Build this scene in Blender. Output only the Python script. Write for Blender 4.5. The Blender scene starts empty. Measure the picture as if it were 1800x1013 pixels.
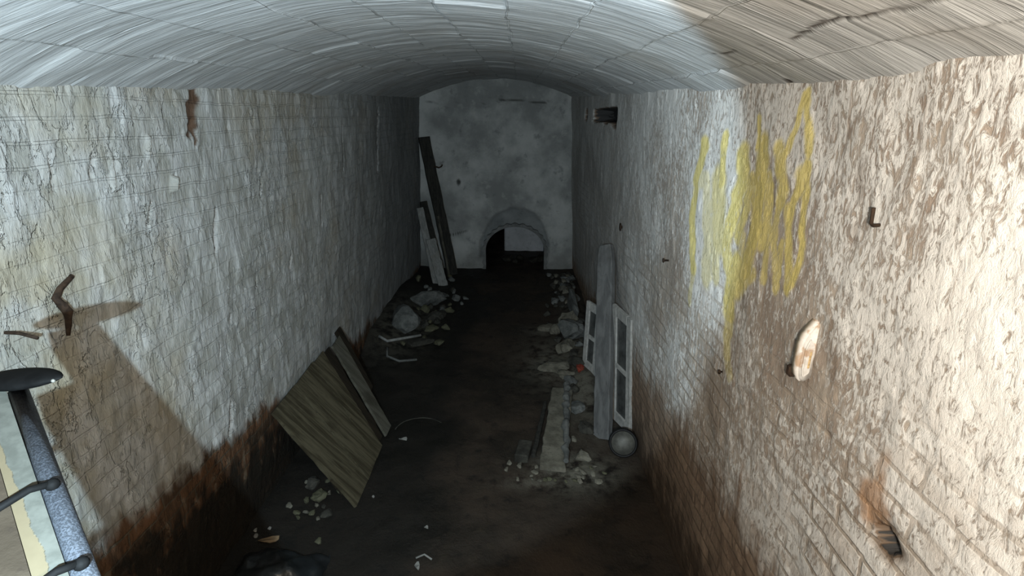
import bpy, bmesh, math, random
import numpy as np
from mathutils import Vector, Matrix, Euler

S = bpy.context.scene
C = S.collection
rad = math.radians

# ------------------------------------------------------------------ helpers
def tag(o, label=None, cat=None, group=None, kind=None):
    if label: o['label'] = label
    if cat: o['category'] = cat
    if group: o['group'] = group
    if kind: o['kind'] = kind
    return o

def link(o, parent=None):
    C.objects.link(o)
    if parent: o.parent = parent
    return o

def empty(name, loc, label, cat, group=None):
    o = bpy.data.objects.new(name, None)
    o.location = loc
    o.empty_display_size = .05
    link(o)
    return tag(o, label, cat, group)

def mesh_obj(name, bm, mat, parent=None, smooth=False, world=True):
    """link a bmesh as one object; coordinates are world ones, shifted under the parent"""
    me = bpy.data.meshes.new(name)
    if parent is not None and world:
        bmesh.ops.translate(bm, verts=bm.verts, vec=-Vector(parent.location))
    bmesh.ops.recalc_face_normals(bm, faces=bm.faces)
    bm.to_mesh(me); bm.free()
    me.materials.append(mat)
    if smooth:
        me.polygons.foreach_set('use_smooth', [True]*len(me.polygons))
    o = bpy.data.objects.new(name, me)
    return link(o, parent)

_rng = np.random.RandomState(7)
_T = _rng.rand(8, 256, 256)
def vnoise(x, y, s=0):
    xi = np.floor(x).astype(int); yi = np.floor(y).astype(int)
    fx = x-xi; fy = y-yi
    fx = fx*fx*(3-2*fx); fy = fy*fy*(3-2*fy)
    t = _T[s % 8]
    a = t[xi % 256, yi % 256]; b = t[(xi+1) % 256, yi % 256]
    c = t[xi % 256, (yi+1) % 256]; d = t[(xi+1) % 256, (yi+1) % 256]
    return (a*(1-fx)+b*fx)*(1-fy)+(c*(1-fx)+d*fx)*fy
def fbm(x, y, s=0, n=4):
    v = 0; a = .5; tot = 0
    for k in range(n):
        v = v+a*vnoise(x*2**k+13.7*k, y*2**k+5.3*k, s+k); tot += a; a *= .5
    return v/tot
def sstep(a, b, x):
    t = np.clip((x-a)/(b-a), 0, 1)
    return t*t*(3-2*t)

def grid_obj(name, P, mat, attrs={}, flip=False):
    nu, nv = P.shape[:2]
    me = bpy.data.meshes.new(name)
    idx = np.arange(nu*nv).reshape(nu, nv)
    q = np.stack([idx[:-1, :-1], idx[1:, :-1], idx[1:, 1:], idx[:-1, 1:]], -1).reshape(-1, 4)
    if flip: q = q[:, ::-1]
    nf = len(q)
    me.vertices.add(nu*nv); me.loops.add(nf*4); me.polygons.add(nf)
    me.vertices.foreach_set('co', P.reshape(-1).astype(np.float32))
    me.loops.foreach_set('vertex_index', q.reshape(-1).astype(np.int32))
    me.polygons.foreach_set('loop_start', np.arange(0, nf*4, 4, dtype=np.int32))
    me.update(calc_edges=True); me.validate()
    me.polygons.foreach_set('use_smooth', np.ones(nf, dtype=bool))
    for k, v in attrs.items():
        a = me.attributes.new(k, 'FLOAT', 'POINT')
        a.data.foreach_set('value', v.reshape(-1).astype(np.float32))
    me.materials.append(mat)
    o = bpy.data.objects.new(name, me)
    link(o)
    return tag(o, kind='structure')

# ------------------------------------------------------------------ node helper
class NT:
    def __init__(s, name):
        s.m = bpy.data.materials.new(name); s.m.use_nodes = True
        s.t = s.m.node_tree; s.n = s.t.nodes
        s.b = s.n['Principled BSDF']
        s.tc = s.n.new('ShaderNodeTexCoord')
        s.co = s.tc.outputs['Object']
    def lk(s, a, b): s.t.links.new(a, b)
    def put(s, sock, v):
        if hasattr(v, 'is_output'): s.lk(v, sock)
        elif isinstance(v, (tuple, list)) and len(v) == 3 and sock.type == 'RGBA': sock.default_value = (*v, 1)
        else: sock.default_value = v
    def map(s, scale=(1, 1, 1), loc=(0, 0, 0), rot=(0, 0, 0), src=None):
        k = s.n.new('ShaderNodeMapping')
        s.lk(src or s.co, k.inputs[0])
        k.inputs['Location'].default_value = loc; k.inputs['Rotation'].default_value = rot
        k.inputs['Scale'].default_value = scale
        return k.outputs[0]
    def noise(s, vec=None, scale=5., detail=4., rough=.55, dist=0.):
        k = s.n.new('ShaderNodeTexNoise')
        s.lk(vec or s.co, k.inputs['Vector'])
        k.inputs['Scale'].default_value = scale; k.inputs['Detail'].default_value = detail
        k.inputs['Roughness'].default_value = rough; k.inputs['Distortion'].default_value = dist
        return k.outputs['Fac']
    def noisec(s, vec=None, scale=5., detail=2.):
        k = s.n.new('ShaderNodeTexNoise')
        s.lk(vec or s.co, k.inputs['Vector'])
        k.inputs['Scale'].default_value = scale; k.inputs['Detail'].default_value = detail
        return k.outputs['Color']
    def vor(s, vec=None, scale=5., feat='F1', out='Distance', rand=1.):
        k = s.n.new('ShaderNodeTexVoronoi'); k.feature = feat
        s.lk(vec or s.co, k.inputs['Vector'])
        k.inputs['Scale'].default_value = scale; k.inputs['Randomness'].default_value = rand
        return k.outputs[out]
    def brick(s, vec, bw, rh, mortar=.01, smooth=.2, off=.5):
        k = s.n.new('ShaderNodeTexBrick')
        s.lk(vec, k.inputs['Vector'])
        k.inputs['Scale'].default_value = 1; k.inputs['Brick Width'].default_value = bw
        k.inputs['Row Height'].default_value = rh; k.inputs['Mortar Size'].default_value = mortar
        k.inputs['Mortar Smooth'].default_value = smooth; k.offset = off
        k.inputs['Color1'].default_value = (0, 0, 0, 1); k.inputs['Color2'].default_value = (1, 1, 1, 1)
        k.inputs['Mortar'].default_value = (.5, .5, .5, 1)
        return k.outputs['Fac'], k.outputs['Color']
    def mr(s, v, a, b, c=0., d=1., smooth=True):
        k = s.n.new('ShaderNodeMapRange')
        if smooth: k.interpolation_type = 'SMOOTHSTEP'
        s.put(k.inputs['Value'], v)
        s.put(k.inputs['From Min'], a); s.put(k.inputs['From Max'], b)
        s.put(k.inputs['To Min'], c); s.put(k.inputs['To Max'], d)
        return k.outputs[0]
    def math(s, op, a, b=0., clamp=False):
        k = s.n.new('ShaderNodeMath'); k.operation = op; k.use_clamp = clamp
        s.put(k.inputs[0], a); s.put(k.inputs[1], b)
        return k.outputs[0]
    def mul(s, a, b): return s.math('MULTIPLY', a, b)
    def add(s, a, b): return s.math('ADD', a, b)
    def mix(s, f, a, b, mode='MIX'):
        k = s.n.new('ShaderNodeMix'); k.data_type = 'RGBA'; k.blend_type = mode
        s.put(k.inputs[0], f); s.put(k.inputs[6], a); s.put(k.inputs[7], b)
        return k.outputs[2]
    def vadd(s, a, b):
        k = s.n.new('ShaderNodeVectorMath'); k.operation = 'ADD'
        s.put(k.inputs[0], a); s.put(k.inputs[1], b); return k.outputs[0]
    def vscale(s, a, f):
        k = s.n.new('ShaderNodeVectorMath'); k.operation = 'SCALE'
        s.put(k.inputs[0], a); k.inputs['Scale'].default_value = f; return k.outputs[0]
    def sep(s, v=None):
        k = s.n.new('ShaderNodeSeparateXYZ'); s.lk(v or s.co, k.inputs[0]); return k.outputs
    def comb(s, x, y, z=0.):
        k = s.n.new('ShaderNodeCombineXYZ')
        for i, v in enumerate((x, y, z)): s.put(k.inputs[i], v)
        return k.outputs[0]
    def attr(s, name):
        k = s.n.new('ShaderNodeAttribute'); k.attribute_name = name; return k.outputs['Fac']
    def bump(s, h, dist=.01, strength=1., prev=None):
        k = s.n.new('ShaderNodeBump')
        s.put(k.inputs['Height'], h); k.inputs['Distance'].default_value = dist
        k.inputs['Strength'].default_value = strength
        if prev is not None: s.lk(prev, k.inputs['Normal'])
        return k.outputs[0]
    def done(s, col, rough=.9, nrm=None, metal=0., spec=.2):
        s.put(s.b.inputs['Base Color'], col); s.put(s.b.inputs['Roughness'], rough)
        s.put(s.b.inputs['Metallic'], metal); s.put(s.b.inputs['Specular IOR Level'], spec)
        if nrm is not None: s.lk(nrm, s.b.inputs['Normal'])
        return s.m

# ------------------------------------------------------------------ surface materials
def m_wall_left():
    t = NT('flaking_whitewash_left')
    x, y, z = t.sep()[:3]
    uv = t.comb(y, z)
    wob = t.vscale(t.vadd(t.noisec(uv, 3.), (-.5, -.5, -.5)), .05)
    bf, bc = t.brick(t.vadd(uv, wob), .235, .078, .006, .3)
    st = t.map((1, 22, 7))                     # vertical grain
    n_big = t.noise(None, 1.6, 3)
    n_mid = t.noise(t.map((1, 6, 3)), 1.7, 5, .6)
    n_fine = t.noise(st, 2.2, 5, .65)
    vgrain = t.noise(t.map((1, 60, 9)), 1.3, 4, .6)
    flake = t.mr(t.noise(t.map((1, 9, 4.)), 1.5, 5, .62, .4), .50, .54)
    flake2 = t.mr(t.noise(t.map((1, 20, 8.), loc=(3, 1, 8)), 1.5, 4, .6, .3), .55, .58)
    col = t.mix(t.mr(n_mid, .35, .68), (.35, .345, .31), (.49, .49, .47))
    col = t.mix(t.mul(t.mr(n_big, .5, .68), .55), col, (.36, .31, .23))
    col = t.mix(t.mul(flake, .25), col, (.66, .66, .65))
    col = t.mix(t.mul(t.mr(n_fine, .56, .72), .35), col, (.27, .24, .20))
    warm_light_tint = t.mul(t.mr(y, 2.6, 1.5), t.mr(t.noise(None, 2.6, 3), .42, .65))
    col = t.mix(t.mul(warm_light_tint, .75), col, (.34, .29, .185))  # olive tint stands in for warm light on the near wall
    col = t.mix(t.mr(y, 3.4, 7.5, 0, .7), col, (.16, .17, .175))  # darker with distance: light falloff painted into the wall colour
    col = t.mix(t.mul(t.attr('stain_shade'), .95), col, (.09, .045, .022))
    # bare damp bricks toward the floor: whitewash ends in a ragged line that drops along the tunnel
    line = t.add(t.mr(y, 1.6, 6.5, .93, .10, False), t.mul(t.add(t.noise(t.map((1, 4, 1.5)), 2., 4, .6), -.5), .5))
    bare = t.mr(t.math('SUBTRACT', z, line), .07, -.07)
    bcol = t.mix(bc, (.075, .045, .026), (.15, .075, .038))
    bcol = t.mix(t.mul(bf, .7), bcol, (.10, .085, .06))
    bcol = t.mix(t.mr(n_mid, .58, .7), bcol, (.20, .15, .10))
    damp = t.mr(t.add(z, t.mul(t.add(n_mid, -.5), .8)), t.add(line, -.08), t.add(line, -.34))
    bcol = t.mix(t.mul(damp, .93), bcol, (.012, .011, .008))
    col = t.mix(bare, col, bcol)
    fade = t.mr(t.noise(t.map((1, 1.3, 1.3), loc=(0, 9, 2)), 1.5, 2), .40, .62, .12, 1.)
    h = t.mul(t.add(t.mul(flake, .8), t.mul(flake2, .35)), fade)
    h = t.add(h, t.mul(n_fine, .55)); h = t.add(h, t.mul(vgrain, .25)); h = t.add(h, t.mul(n_mid, 1.1))
    h = t.add(h, t.mul(bf, t.mr(t.noise(None, 2.2, 2), .42, .62, -.15, -.8)))
    nr = t.bump(h, .012, .9)
    return t.done(col, t.mr(bare, 0, 1, .85, .7), nr, spec=.25)

def m_wall_right():
    t = NT('worn_whitewash_right')
    x, y, z = t.sep()[:3]
    uv = t.comb(y, z)
    wob = t.vscale(t.vadd(t.noisec(uv, 4.), (-.5, -.5, -.5)), .04)
    bf, bc = t.brick(t.vadd(uv, wob), .235, .078, .009, .5)
    n_big = t.noise(None, 1.5, 3, .5)
    n_mid = t.noise(t.map((1, 7, 4)), 1.6, 5, .6)
    n_fine = t.noise(t.map((1, 34, 15)), 1.9, 7, .72, .7)
    n_grit = t.noise(t.map((1, 70, 45)), 1.5, 4, .7)
    tan = t.mix(t.mr(n_mid, .35, .65), (.35, .28, .225), (.50, .425, .35))
    wht = t.mix(n_grit, (.70, .665, .61), (.90, .88, .84))
    thr = t.math('SUBTRACT', t.mr(n_big, .34, .66, .40, .60, False), t.mr(z, 1.7, 2.4, 0, .05, False))
    mask = t.mr(t.math('SUBTRACT', n_fine, thr), -.07, .06)
    col = t.mix(mask, tan, wht)
    # lower courses: mortar shows as tan lines, brick faces keep the white
    low = t.mr(t.add(z, t.mul(t.add(n_big, -.5), .8)), 2.05, 1.55)
    col = t.mix(t.mul(t.mul(bf, low), t.mr(t.noise(None, 3.1, 3), .38, .6, .1, .75)), col, (.36, .285, .215))
    gone = t.mul(low, t.mr(t.noise(t.map((1, 4.5, 13.), loc=(0, 2, 5)), 1.2, 4, .6), .46, .58))
    col = t.mix(t.mul(gone, .4), col, (.45, .365, .29))
    # vertical brown runs
    run = t.mul(t.mr(t.noise(t.map((1, 16, .9), loc=(0, 4, 1)), 1.4, 3, .5), .63, .70), t.mr(n_fine, .35, .6))
    col = t.mix(t.mul(run, .6), col, (.30, .19, .115))
    # far part greyed in the colour to follow the light's falloff
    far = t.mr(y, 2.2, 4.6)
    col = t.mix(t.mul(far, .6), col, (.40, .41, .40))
    # green-brown smear, orange patch by the hole; near-black paints shade inside hole and gap
    col = t.mix(t.mul(t.math('MINIMUM', t.attr('stain_shade'), 1.), .95), col, t.mix(t.mr(t.attr('stain_shade'), 1.1, 1.8), (.16, .105, .065), (.02, .02, .021)))
    col = t.mix(t.mul(t.attr('rust'), .8), col, (.42, .235, .12))
    pm = t.mul(t.attr('paint'), t.mr(t.noise(t.map((1, 42, 14)), 1.6, 5, .7), .22, .44))
    col = t.mix(t.mul(pm, .88), col, (.84, .70, .23))
    # bare damp brick toward the floor
    line = t.add(t.mr(y, 1.7, 4.3, 1.02, .70, False), t.mul(t.add(t.noise(t.map((1, 5, 1.2)), 2.2, 4, .6), -.5), .75))
    line = t.math('SUBTRACT', line, t.mr(y, 4.3, 7.5, 0, .45, False))
    bare = t.mr(t.math('SUBTRACT', z, line), .16, -.16)
    bcol = t.mix(bc, (.24, .165, .115), (.33, .235, .165))
    bcol = t.mix(t.mul(bf, .6), bcol, (.12, .085, .06))
    bcol = t.mix(t.mul(t.mr(n_fine, .5, .66), .5), bcol, (.36, .28, .20))
    damp = t.mr(t.add(z, t.mul(t.add(n_mid, -.5), .9)), t.add(line, -.28), t.add(line, -.8))
    bcol = t.mix(t.mul(damp, .8), bcol, (.05, .035, .024))
    col = t.mix(bare, col, bcol)
    h = t.add(t.mul(n_fine, 1.2), t.mul(n_grit, .7)); h = t.add(h, t.mul(mask, .35)); h = t.add(h, t.mul(n_mid, .35))
    h = t.add(h, t.mul(bf, t.mul(t.mr(z, 2.2, 1.2, -.05, -1.), t.mr(t.noise(None, 3.1, 3), .38, .6, .15, 1.))))
    nr = t.bump(h, .0048, .8)
    return t.done(col, .88, nr, spec=.2)

def m_ceiling():
    t = NT('board_marked_vault_plaster')
    x, y, z = t.sep()[:3]
    u = t.attr('arc')
    uv = t.comb(t.add(y, -.52), u)
    wob = t.vscale(t.vadd(t.noisec(uv, 5.), (-.5, -.5, -.5)), .05)
    bf, bc = t.brick(t.vadd(uv, wob), .62, .272, .005, .4)
    cu = t.comb(y, u)
    s1 = t.noise(t.map((26, 1.6, 1), src=cu), 1., 5, .6, .3)
    s2 = t.noise(t.map((70, 4., 1), src=cu, loc=(4, 1, 0)), 1., 4, .65)
    line = t.mr(t.noise(t.map((15, 1.3, 1), src=cu, loc=(2, 7, 0)), 1., 4, .5, .2), .615, .65)
    big = t.noise(cu, 1.4, 3)
    col = t.mix(t.mr(s1, .3, .7), (.44, .445, .44), (.64, .65, .64))
    col = t.mix(t.mul(bc, .34), col, (.70, .72, .72))
    col = t.mix(t.mul(t.mr(s2, .58, .72), .4), col, (.66, .68, .68))
    col = t.mix(t.mul(line, .55), col, (.78, .80, .80))
    col = t.mix(t.mul(t.mr(big, .5, .7), .35), col, (.30, .25, .19))
    col = t.mix(t.mul(bf, t.mr(t.noise(cu, 9, 3), .48, .62, .05, .6)), col, (.17, .165, .155))
    bright = t.mul(bf, t.mr(t.noise(cu, 4., 2), .52, .58))
    col = t.mix(t.mul(bright, .55), col, (.72, .74, .74))
    col = t.mix(t.mul(t.attr('crack'), .9), col, (.06, .045, .035))
    h = t.add(t.mul(s1, 1.1), t.mul(s2, .5)); h = t.add(h, t.mul(line, .35)); h = t.add(h, t.mul(bf, -.45))
    return t.done(col, .9, t.bump(h, .008, .8), spec=.2)

def m_wall_back():
    t = NT('grey_end_plaster')
    n1 = t.noise(None, 1.5, 5, .6); n2 = t.noise(None, 5., 5, .65); n3 = t.noise(None, 22, 4, .6)
    z = t.sep()[2]
    col = t.mix(t.mr(n1, .35, .65), (.27, .28, .27), (.52, .53, .51))
    col = t.mix(t.mul(t.mr(n2, .56, .68), .5), col, (.15, .16, .155))
    col = t.mix(t.mul(t.mr(n2, .42, .34), .4), col, (.52, .52, .49))
    col = t.mix(t.mul(t.attr('stain_shade'), .6), col, (.14, .155, .16))
    col = t.mix(t.mul(t.mr(t.add(z, t.mul(n1, .5)), .75, .25), .6), col, (.12, .12, .105))
    col = t.mix(t.mul(t.attr('crack'), .9), col, (.05, .05, .045))
    h = t.add(t.mul(n2, 1.), t.mul(n3, .3))
    return t.done(col, .9, t.bump(h, .02, .6))

def m_floor():
    t = NT('damp_dark_earth')
    n1 = t.noise(None, 1.2, 5, .6); n2 = t.noise(None, 8, 6, .65); n3 = t.noise(None, 45, 4, .7)
    col = t.mix(t.mr(n1, .35, .65), (.019, .015, .011), (.040, .028, .019))
    col = t.mix(t.mul(t.mr(n2, .52, .7), .6), col, (.042, .032, .021))
    col = t.mix(t.mul(t.mr(n2, .46, .32), .7), col, (.007, .006, .005))
    x, y = t.sep()[:2]
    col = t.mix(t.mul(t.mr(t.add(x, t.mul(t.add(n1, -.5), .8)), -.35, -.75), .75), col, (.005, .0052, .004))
    pm = t.mul(t.attr('dust'), t.mr(n2, .36, .58))
    col = t.mix(pm, col, (.15, .142, .112))
    col = t.mix(t.mul(t.mr(n3, .70, .76), .5), col, (.09, .085, .07))
    h = t.add(t.mul(n2, 1.), t.mul(n3, .35))
    return t.done(col, t.mr(n1, .4, .6, .62, .9), t.bump(h, .02, .8), spec=.3)

def m_stone(name, a, b, sc=9., dark=(.06, .055, .045)):
    t = NT(name)
    n1 = t.noise(None, sc, 5, .65); n2 = t.noise(None, sc*5, 4, .7)
    col = t.mix(t.mr(n1, .35, .65), a, b)
    col = t.mix(t.mul(t.mr(n2, .55, .7), .5), col, dark)
    return t.done(col, .92, t.bump(t.add(n1, t.mul(n2, .4)), .012, .7), spec=.2)

def m_wood(name, a, b, along=(1, 14, 14), dark=(.03, .022, .014), rough=.8, rot=0.):
    t = NT(name)
    v = t.map(along, src=t.map(rot=(0, rot, 0)))
    n1 = t.noise(v, 2.2, 5, .6, .6); n2 = t.noise(v, 9, 4, .65); n3 = t.noise(None, 3.5, 4)
    col = t.mix(t.mr(n1, .35, .65), a, b)
    col = t.mix(t.mul(t.mr(n2, .55, .7), .6), col, dark)
    col = t.mix(t.mul(t.mr(n3, .55, .7), .5), col, dark)
    return t.done(col, rough, t.bump(t.add(n1, t.mul(n2, .5)), .004, .7), spec=.2)

def m_plain(name, col, rough=.6, metal=0., var=.25, sc=30., bump=.001, spec=.3):
    t = NT(name)
    n = t.noise(None, sc, 4, .6)
    c = t.mix(t.mr(n, .3, .7), tuple(v*(1-var) for v in col), tuple(min(1, v*(1+var)) for v in col))
    return t.done(c, rough, t.bump(n, bump, .8), metal=metal, spec=spec)

M = {
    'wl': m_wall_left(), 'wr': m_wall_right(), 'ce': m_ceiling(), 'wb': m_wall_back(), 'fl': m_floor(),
    'trim': m_stone('pale_arch_rim', (.15, .155, .15), (.22, .225, .22), 7),
    'inner': m_stone('grey_inner_plaster', (.42, .43, .44), (.55, .56, .57), 3, (.3, .3, .3)),
    'unlit': m_stone('unlit_black', (.012, .012, .01), (.03, .028, .022), 6),  # near-black colour standing in for the darkness beyond the opening
    'grey': m_stone('grey_rubble', (.085, .09, .085), (.16, .165, .155), 9, (.03, .028, .024)),
    'dgrey': m_stone('dark_rubble', (.025, .024, .02), (.06, .058, .048), 9, (.015, .014, .012)),
    'olive': m_stone('mossy_rubble', (.06, .06, .036), (.11, .108, .07), 9, (.02, .02, .012)),
    'pale': m_stone('pale_mortar', (.10, .094, .073), (.18, .17, .135), 9, (.035, .032, .025)),
    'redb': m_stone('red_brick_bit', (.16, .028, .018), (.24, .05, .03)),
    'panel': m_wood('olive_stained_plank', (.042, .035, .02), (.105, .092, .058), (1, 13, 1.1), (.012, .008, .004), rot=.763),
    'panelg': m_wood('grey_weathered_plank', (.07, .067, .05), (.115, .11, .088), (1, 13, 1.1), (.022, .018, .012), rot=.763),
    'paneld': m_wood('dark_rotten_plank', (.014, .011, .007), (.026, .02, .013), (1, 13, 1.1), rot=.763),
    'dark': m_wood('dark_timber', (.022, .022, .02), (.045, .043, .036), (14, 14, 1.2), (.01, .01, .009)),
    'wht': m_wood('greyish_white_wood', (.20, .205, .195), (.30, .305, .29), (14, 14, 1.2), (.2, .19, .16)),
    'post': m_wood('grey_post_wood', (.095, .097, .096), (.155, .157, .154), (10, 4, 1.), (.065, .062, .055)),
    'sash': m_plain('worn_white_paint', (.40, .395, .37), .65, var=.2, sc=25),
    'glass': m_plain('dusty_glass', (.07, .073, .07), .25, var=.35, sc=12, spec=.5),
    'black': m_plain('black_iron', (.003, .003, .003), .7, 0, sc=60, spec=.04),
    'iron': m_plain('rusty_iron', (.045, .028, .018), .8, .2, .5, 50, .002),
    'tin': m_plain('dull_tin', (.10, .098, .085), .55, .2, .35, 14),
    'rim': m_plain('dark_rim_metal', (.008, .008, .008), .6, 0),
    'bag': m_plain('black_plastic', (.012, .014, .015), .3, 0, .3, 9, .01, .5),
    'paper': m_plain('dirty_paper', (.20, .197, .18), .8, 0, .25, 20),
    'blue': m_plain('grey_blue_plastic', (.09, .115, .125), .6, 0, .3, 15),
    'card': m_plain('tan_card', (.20, .14, .08), .8, 0, .2, 20),
    'brownw': m_wood('brown_timber', (.017, .012, .007), (.026, .019, .012), (6, 6, 6), (.012, .008, .005)),
}
M['rust'] = m_plain('orange_rust', (.50, .36, .19), .8, 0, .4, 90)
def m_tube():
    t = NT('speckled_grey_metal')
    n = t.noise(None, 420, 3, .7); n2 = t.noise(None, 60, 3)
    col = t.mix(t.mr(n, .42, .62), (.022, .025, .03), (.055, .062, .074))
    return t.done(col, t.mr(n2, .3, .7, .42, .55), t.bump(n, .0012, .6), metal=.3, spec=.4)
M['tube'] = m_tube()
def m_peel():
    t = NT('peeling_white_timber')
    n = t.noise(t.map((1, 1, 1)), 26, 5, .6); n2 = t.noise(None, 55, 4)
    pm = t.attr('peel')
    p = t.mr(t.add(pm, t.mul(t.add(n, -.5), .55)), .47, .53)
    col = t.mix(t.mr(n2, .35, .65), (.036, .037, .031), (.052, .053, .045))
    col = t.mix(p, col, t.mix(n2, (.058, .046, .027), (.078, .063, .038)))
    return t.done(col, .75, t.bump(t.mul(p, -1.), .0015, .8))
M['peel'] = m_peel()
def m_fixture():
    t = NT('white_enamel_with_rust')
    n = t.noise(None, 60, 4); n2 = t.noise(None, 18, 4)
    col = t.mix(t.mr(n, .3, .7), (.66, .63, .58), (.80, .78, .74))
    col = t.mix(t.mul(t.mr(n2, .52, .62), .75), col, (.45, .27, .14))
    col = t.mix(t.mul(t.attr('rust'), .8), col, (.50, .33, .15))
    return t.done(col, .5, t.bump(n, .001, .6), spec=.4)
M['fix'] = m_fixture()

# ------------------------------------------------------------------ room shell
def XL(z): return -1.75+.14*z/2.87
def XR(z): return .97-.12*z/2.87
END = 8.8
def spring(y): return 2.63+.0267*y

def axis_steps(a, b, fine0, fine1, near=1.5):
    v = [a]
    while v[-1] < b:
        y = v[-1]
        v.append(y+(fine0 if y < near+1.2 else min(fine1, fine0+(y-near-1.2)*.0035)) if y > .2 else y+.05)
    v[-1] = b
    return np.array(v)

# left wall
ys = axis_steps(-1.6, END+.05, .009, .022); zs = np.concatenate([np.linspace(-.1, .8, 60), np.linspace(.81, 2.98, 220)])
Y, Z = np.meshgrid(ys, zs, indexing='ij')
d = (fbm(Y*1.3, Z*1.3, 1)-.5)*.05+(fbm(Y*5, Z*3, 2)-.5)*.022
d = d+sstep(.50, .53, fbm(Y*8, Z*3.6, 3, 4))*.006*sstep(5.5, 1.5, Y)+sstep(.52, .54, fbm(Y*15, Z*6, 4, 4))*.003
stain_shade = np.zeros_like(Y)
for (y0, z0, y1, z1, w, dep, st) in [
        (2.767, 2.10, 2.70, 1.86, .012, .03, .8), (6.27, 2.67, 6.08, 1.95, .028, .04, .8), (2.636, .967, 2.585, .79, .013, .03, .9),
        (2.69, 2.72, 2.67, 2.54, .046, .012, 1.), (2.70, 2.72, 2.685, 2.54, .04, .0, 1.), (2.68, 2.55, 2.62, 2.49, .022, .01, 1.), (2.67, 2.53, 2.665, 2.45, .016, .01, 1.),
        (3.634, 1.60, 3.62, 1.53, .012, .025, .7), (2.44, 2.30, 2.425, 2.25, .012, -.035, 0), (2.47, 2.32, 2.45, 2.26, .007, .03, .6),
        (2.0, 2.44, 1.97, 2.36, .008, .02, .5), (1.82, 2.46, 1.80, 2.33, .007, .015, .4), (2.27, 2.22, 2.22, 2.12, .006, .02, .5),
        (2.3, 2.5, 2.29, 2.4, .006, -.015, 0), (2.08, 2.43, 2.06, 2.3, .007, -.014, 0), (4.3, 1.95, 4.27, 1.7, .012, .02, .6),
        (3.3, 2.2, 3.28, 2.08, .009, .02, .5), (4.9, 2.5, 4.88, 2.1, .010, .015, .4), (3.05, 1.15, 3.03, 1.0, .009, .02, .6),
        (2.35, 1.25, 2.34, 1.19, .008, .02, .7), (2.62, 1.36, 2.60, 1.29, .006, .02, .6), (3.1, 1.62, 3.08, 1.54, .007, .02, .6),
        (2.78, 1.48, 2.77, 1.42, .006, .015, .6), (3.25, 1.34, 3.24, 1.27, .007, .018, .6)]:
    ax, az = y1-y0, z1-z0
    tt = np.clip(((Y-y0)*ax+(Z-z0)*az)/(ax*ax+az*az), 0, 1)
    dist = np.hypot(Y-y0-tt*ax+(vnoise(Z*30, Y*9, 5)-.5)*w*1.6, Z-z0-tt*az)
    k = sstep(w, w*.45, dist)
    d = d-k*dep
    stain_shade = np.maximum(stain_shade, k*st)
P = np.stack([XL(Z)+d, Y, Z], -1)
grid_obj('wall_left', P, M['wl'], {'stain_shade': stain_shade}, flip=False)

# right wall
ys = axis_steps(-1.6, END+.05, .008, .022, 1.7); zs = np.concatenate([np.linspace(-.1, .9, 60), np.linspace(.91, 2.98, 240)])
Y, Z = np.meshgrid(ys, zs, indexing='ij')
d = (fbm(Y*1.2, Z*1.2, 4)-.5)*.04+(fbm(Y*6, Z*4, 5)-.5)*.016+sstep(.50, .55, fbm(Y*18, Z*10, 6))*.003
stain_shade = np.zeros_like(Y); rust = np.zeros_like(Y)
rr = np.hypot((Y-1.005), (Z-1.60))+(fbm(Y*25, Z*25, 2)-.5)*.05
hole = sstep(.033, .021, rr)
d = d-hole*.12-sstep(.085, .03, rr)*.012
stain_shade = np.maximum(stain_shade, sstep(.075, .045, rr)*.75); stain_shade = np.maximum(stain_shade, sstep(.045, .033, rr)*2.)  # black core paints the hole's inner shade into the colour
rr2 = np.hypot((Y-1.06)*1.1, (Z-1.665)*.75)+(fbm(Y*22, Z*22, 3)-.5)*.06
rust = np.maximum(rust, sstep(.07, .035, rr2)*(1-hole))
rr2 = np.hypot((Y-1.045)*1.6, (Z-1.74)*.6)+(fbm(Y*22, Z*22, 4)-.5)*.05
rust = np.maximum(rust, sstep(.05, .02, rr2)*.8)
# rusty run left of the bare brick strip near the middle (x about 1260 in the lower wall)
rust = np.maximum(rust, sstep(.02, .006, np.abs(Y-1.75+(vnoise(Z*12, Y*3, 1)-.5)*.02))*sstep(.98, 1.05, Z)*sstep(1.28, 1.2, Z)*.7)
# missing bricks under the vault, far right
nz = (fbm(Y*6, Z*14, 6)-.5)
gap = sstep(4.72, 4.80, Y+nz*.2)*sstep(6.35, 6.15, Y+nz*.5)*sstep(2.505, 2.53, Z+nz*.10+.05*sstep(5.2, 4.7, Y))*sstep(2.665, 2.64, Z+nz*.04+.0*Y)
gap = np.maximum(gap, sstep(.09, .05, np.hypot((Y-6.9)*.5, (Z-2.60)*1.)+nz*.05))
d = d-gap*.22; stain_shade = np.maximum(stain_shade, sstep(.02, .2, gap)*2.)  # shade of the cavity painted in as near-black
# brown vertical runs
for (y0, z1, z0, w, a) in [(1.33, 2.62, 1.95, .022, .55), (1.30, 2.05, 1.85, .03, .6), (1.275, 1.98, 1.88, .035, .4), (1.5, 2.62, 2.5, .03, .35), (1.15, 2.6, 2.3, .015, .3)]:
    stain_shade = np.maximum(stain_shade, a*sstep(w, w*.3, np.abs(Y-y0+(vnoise(Z*9, Y*3, 2)-.5)*.05))*sstep(z0-.08, z0+.06, Z)*sstep(z1+.02, z1-.1, Z)*sstep(.35, .6, fbm(Y*30, Z*14, 7)))
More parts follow.
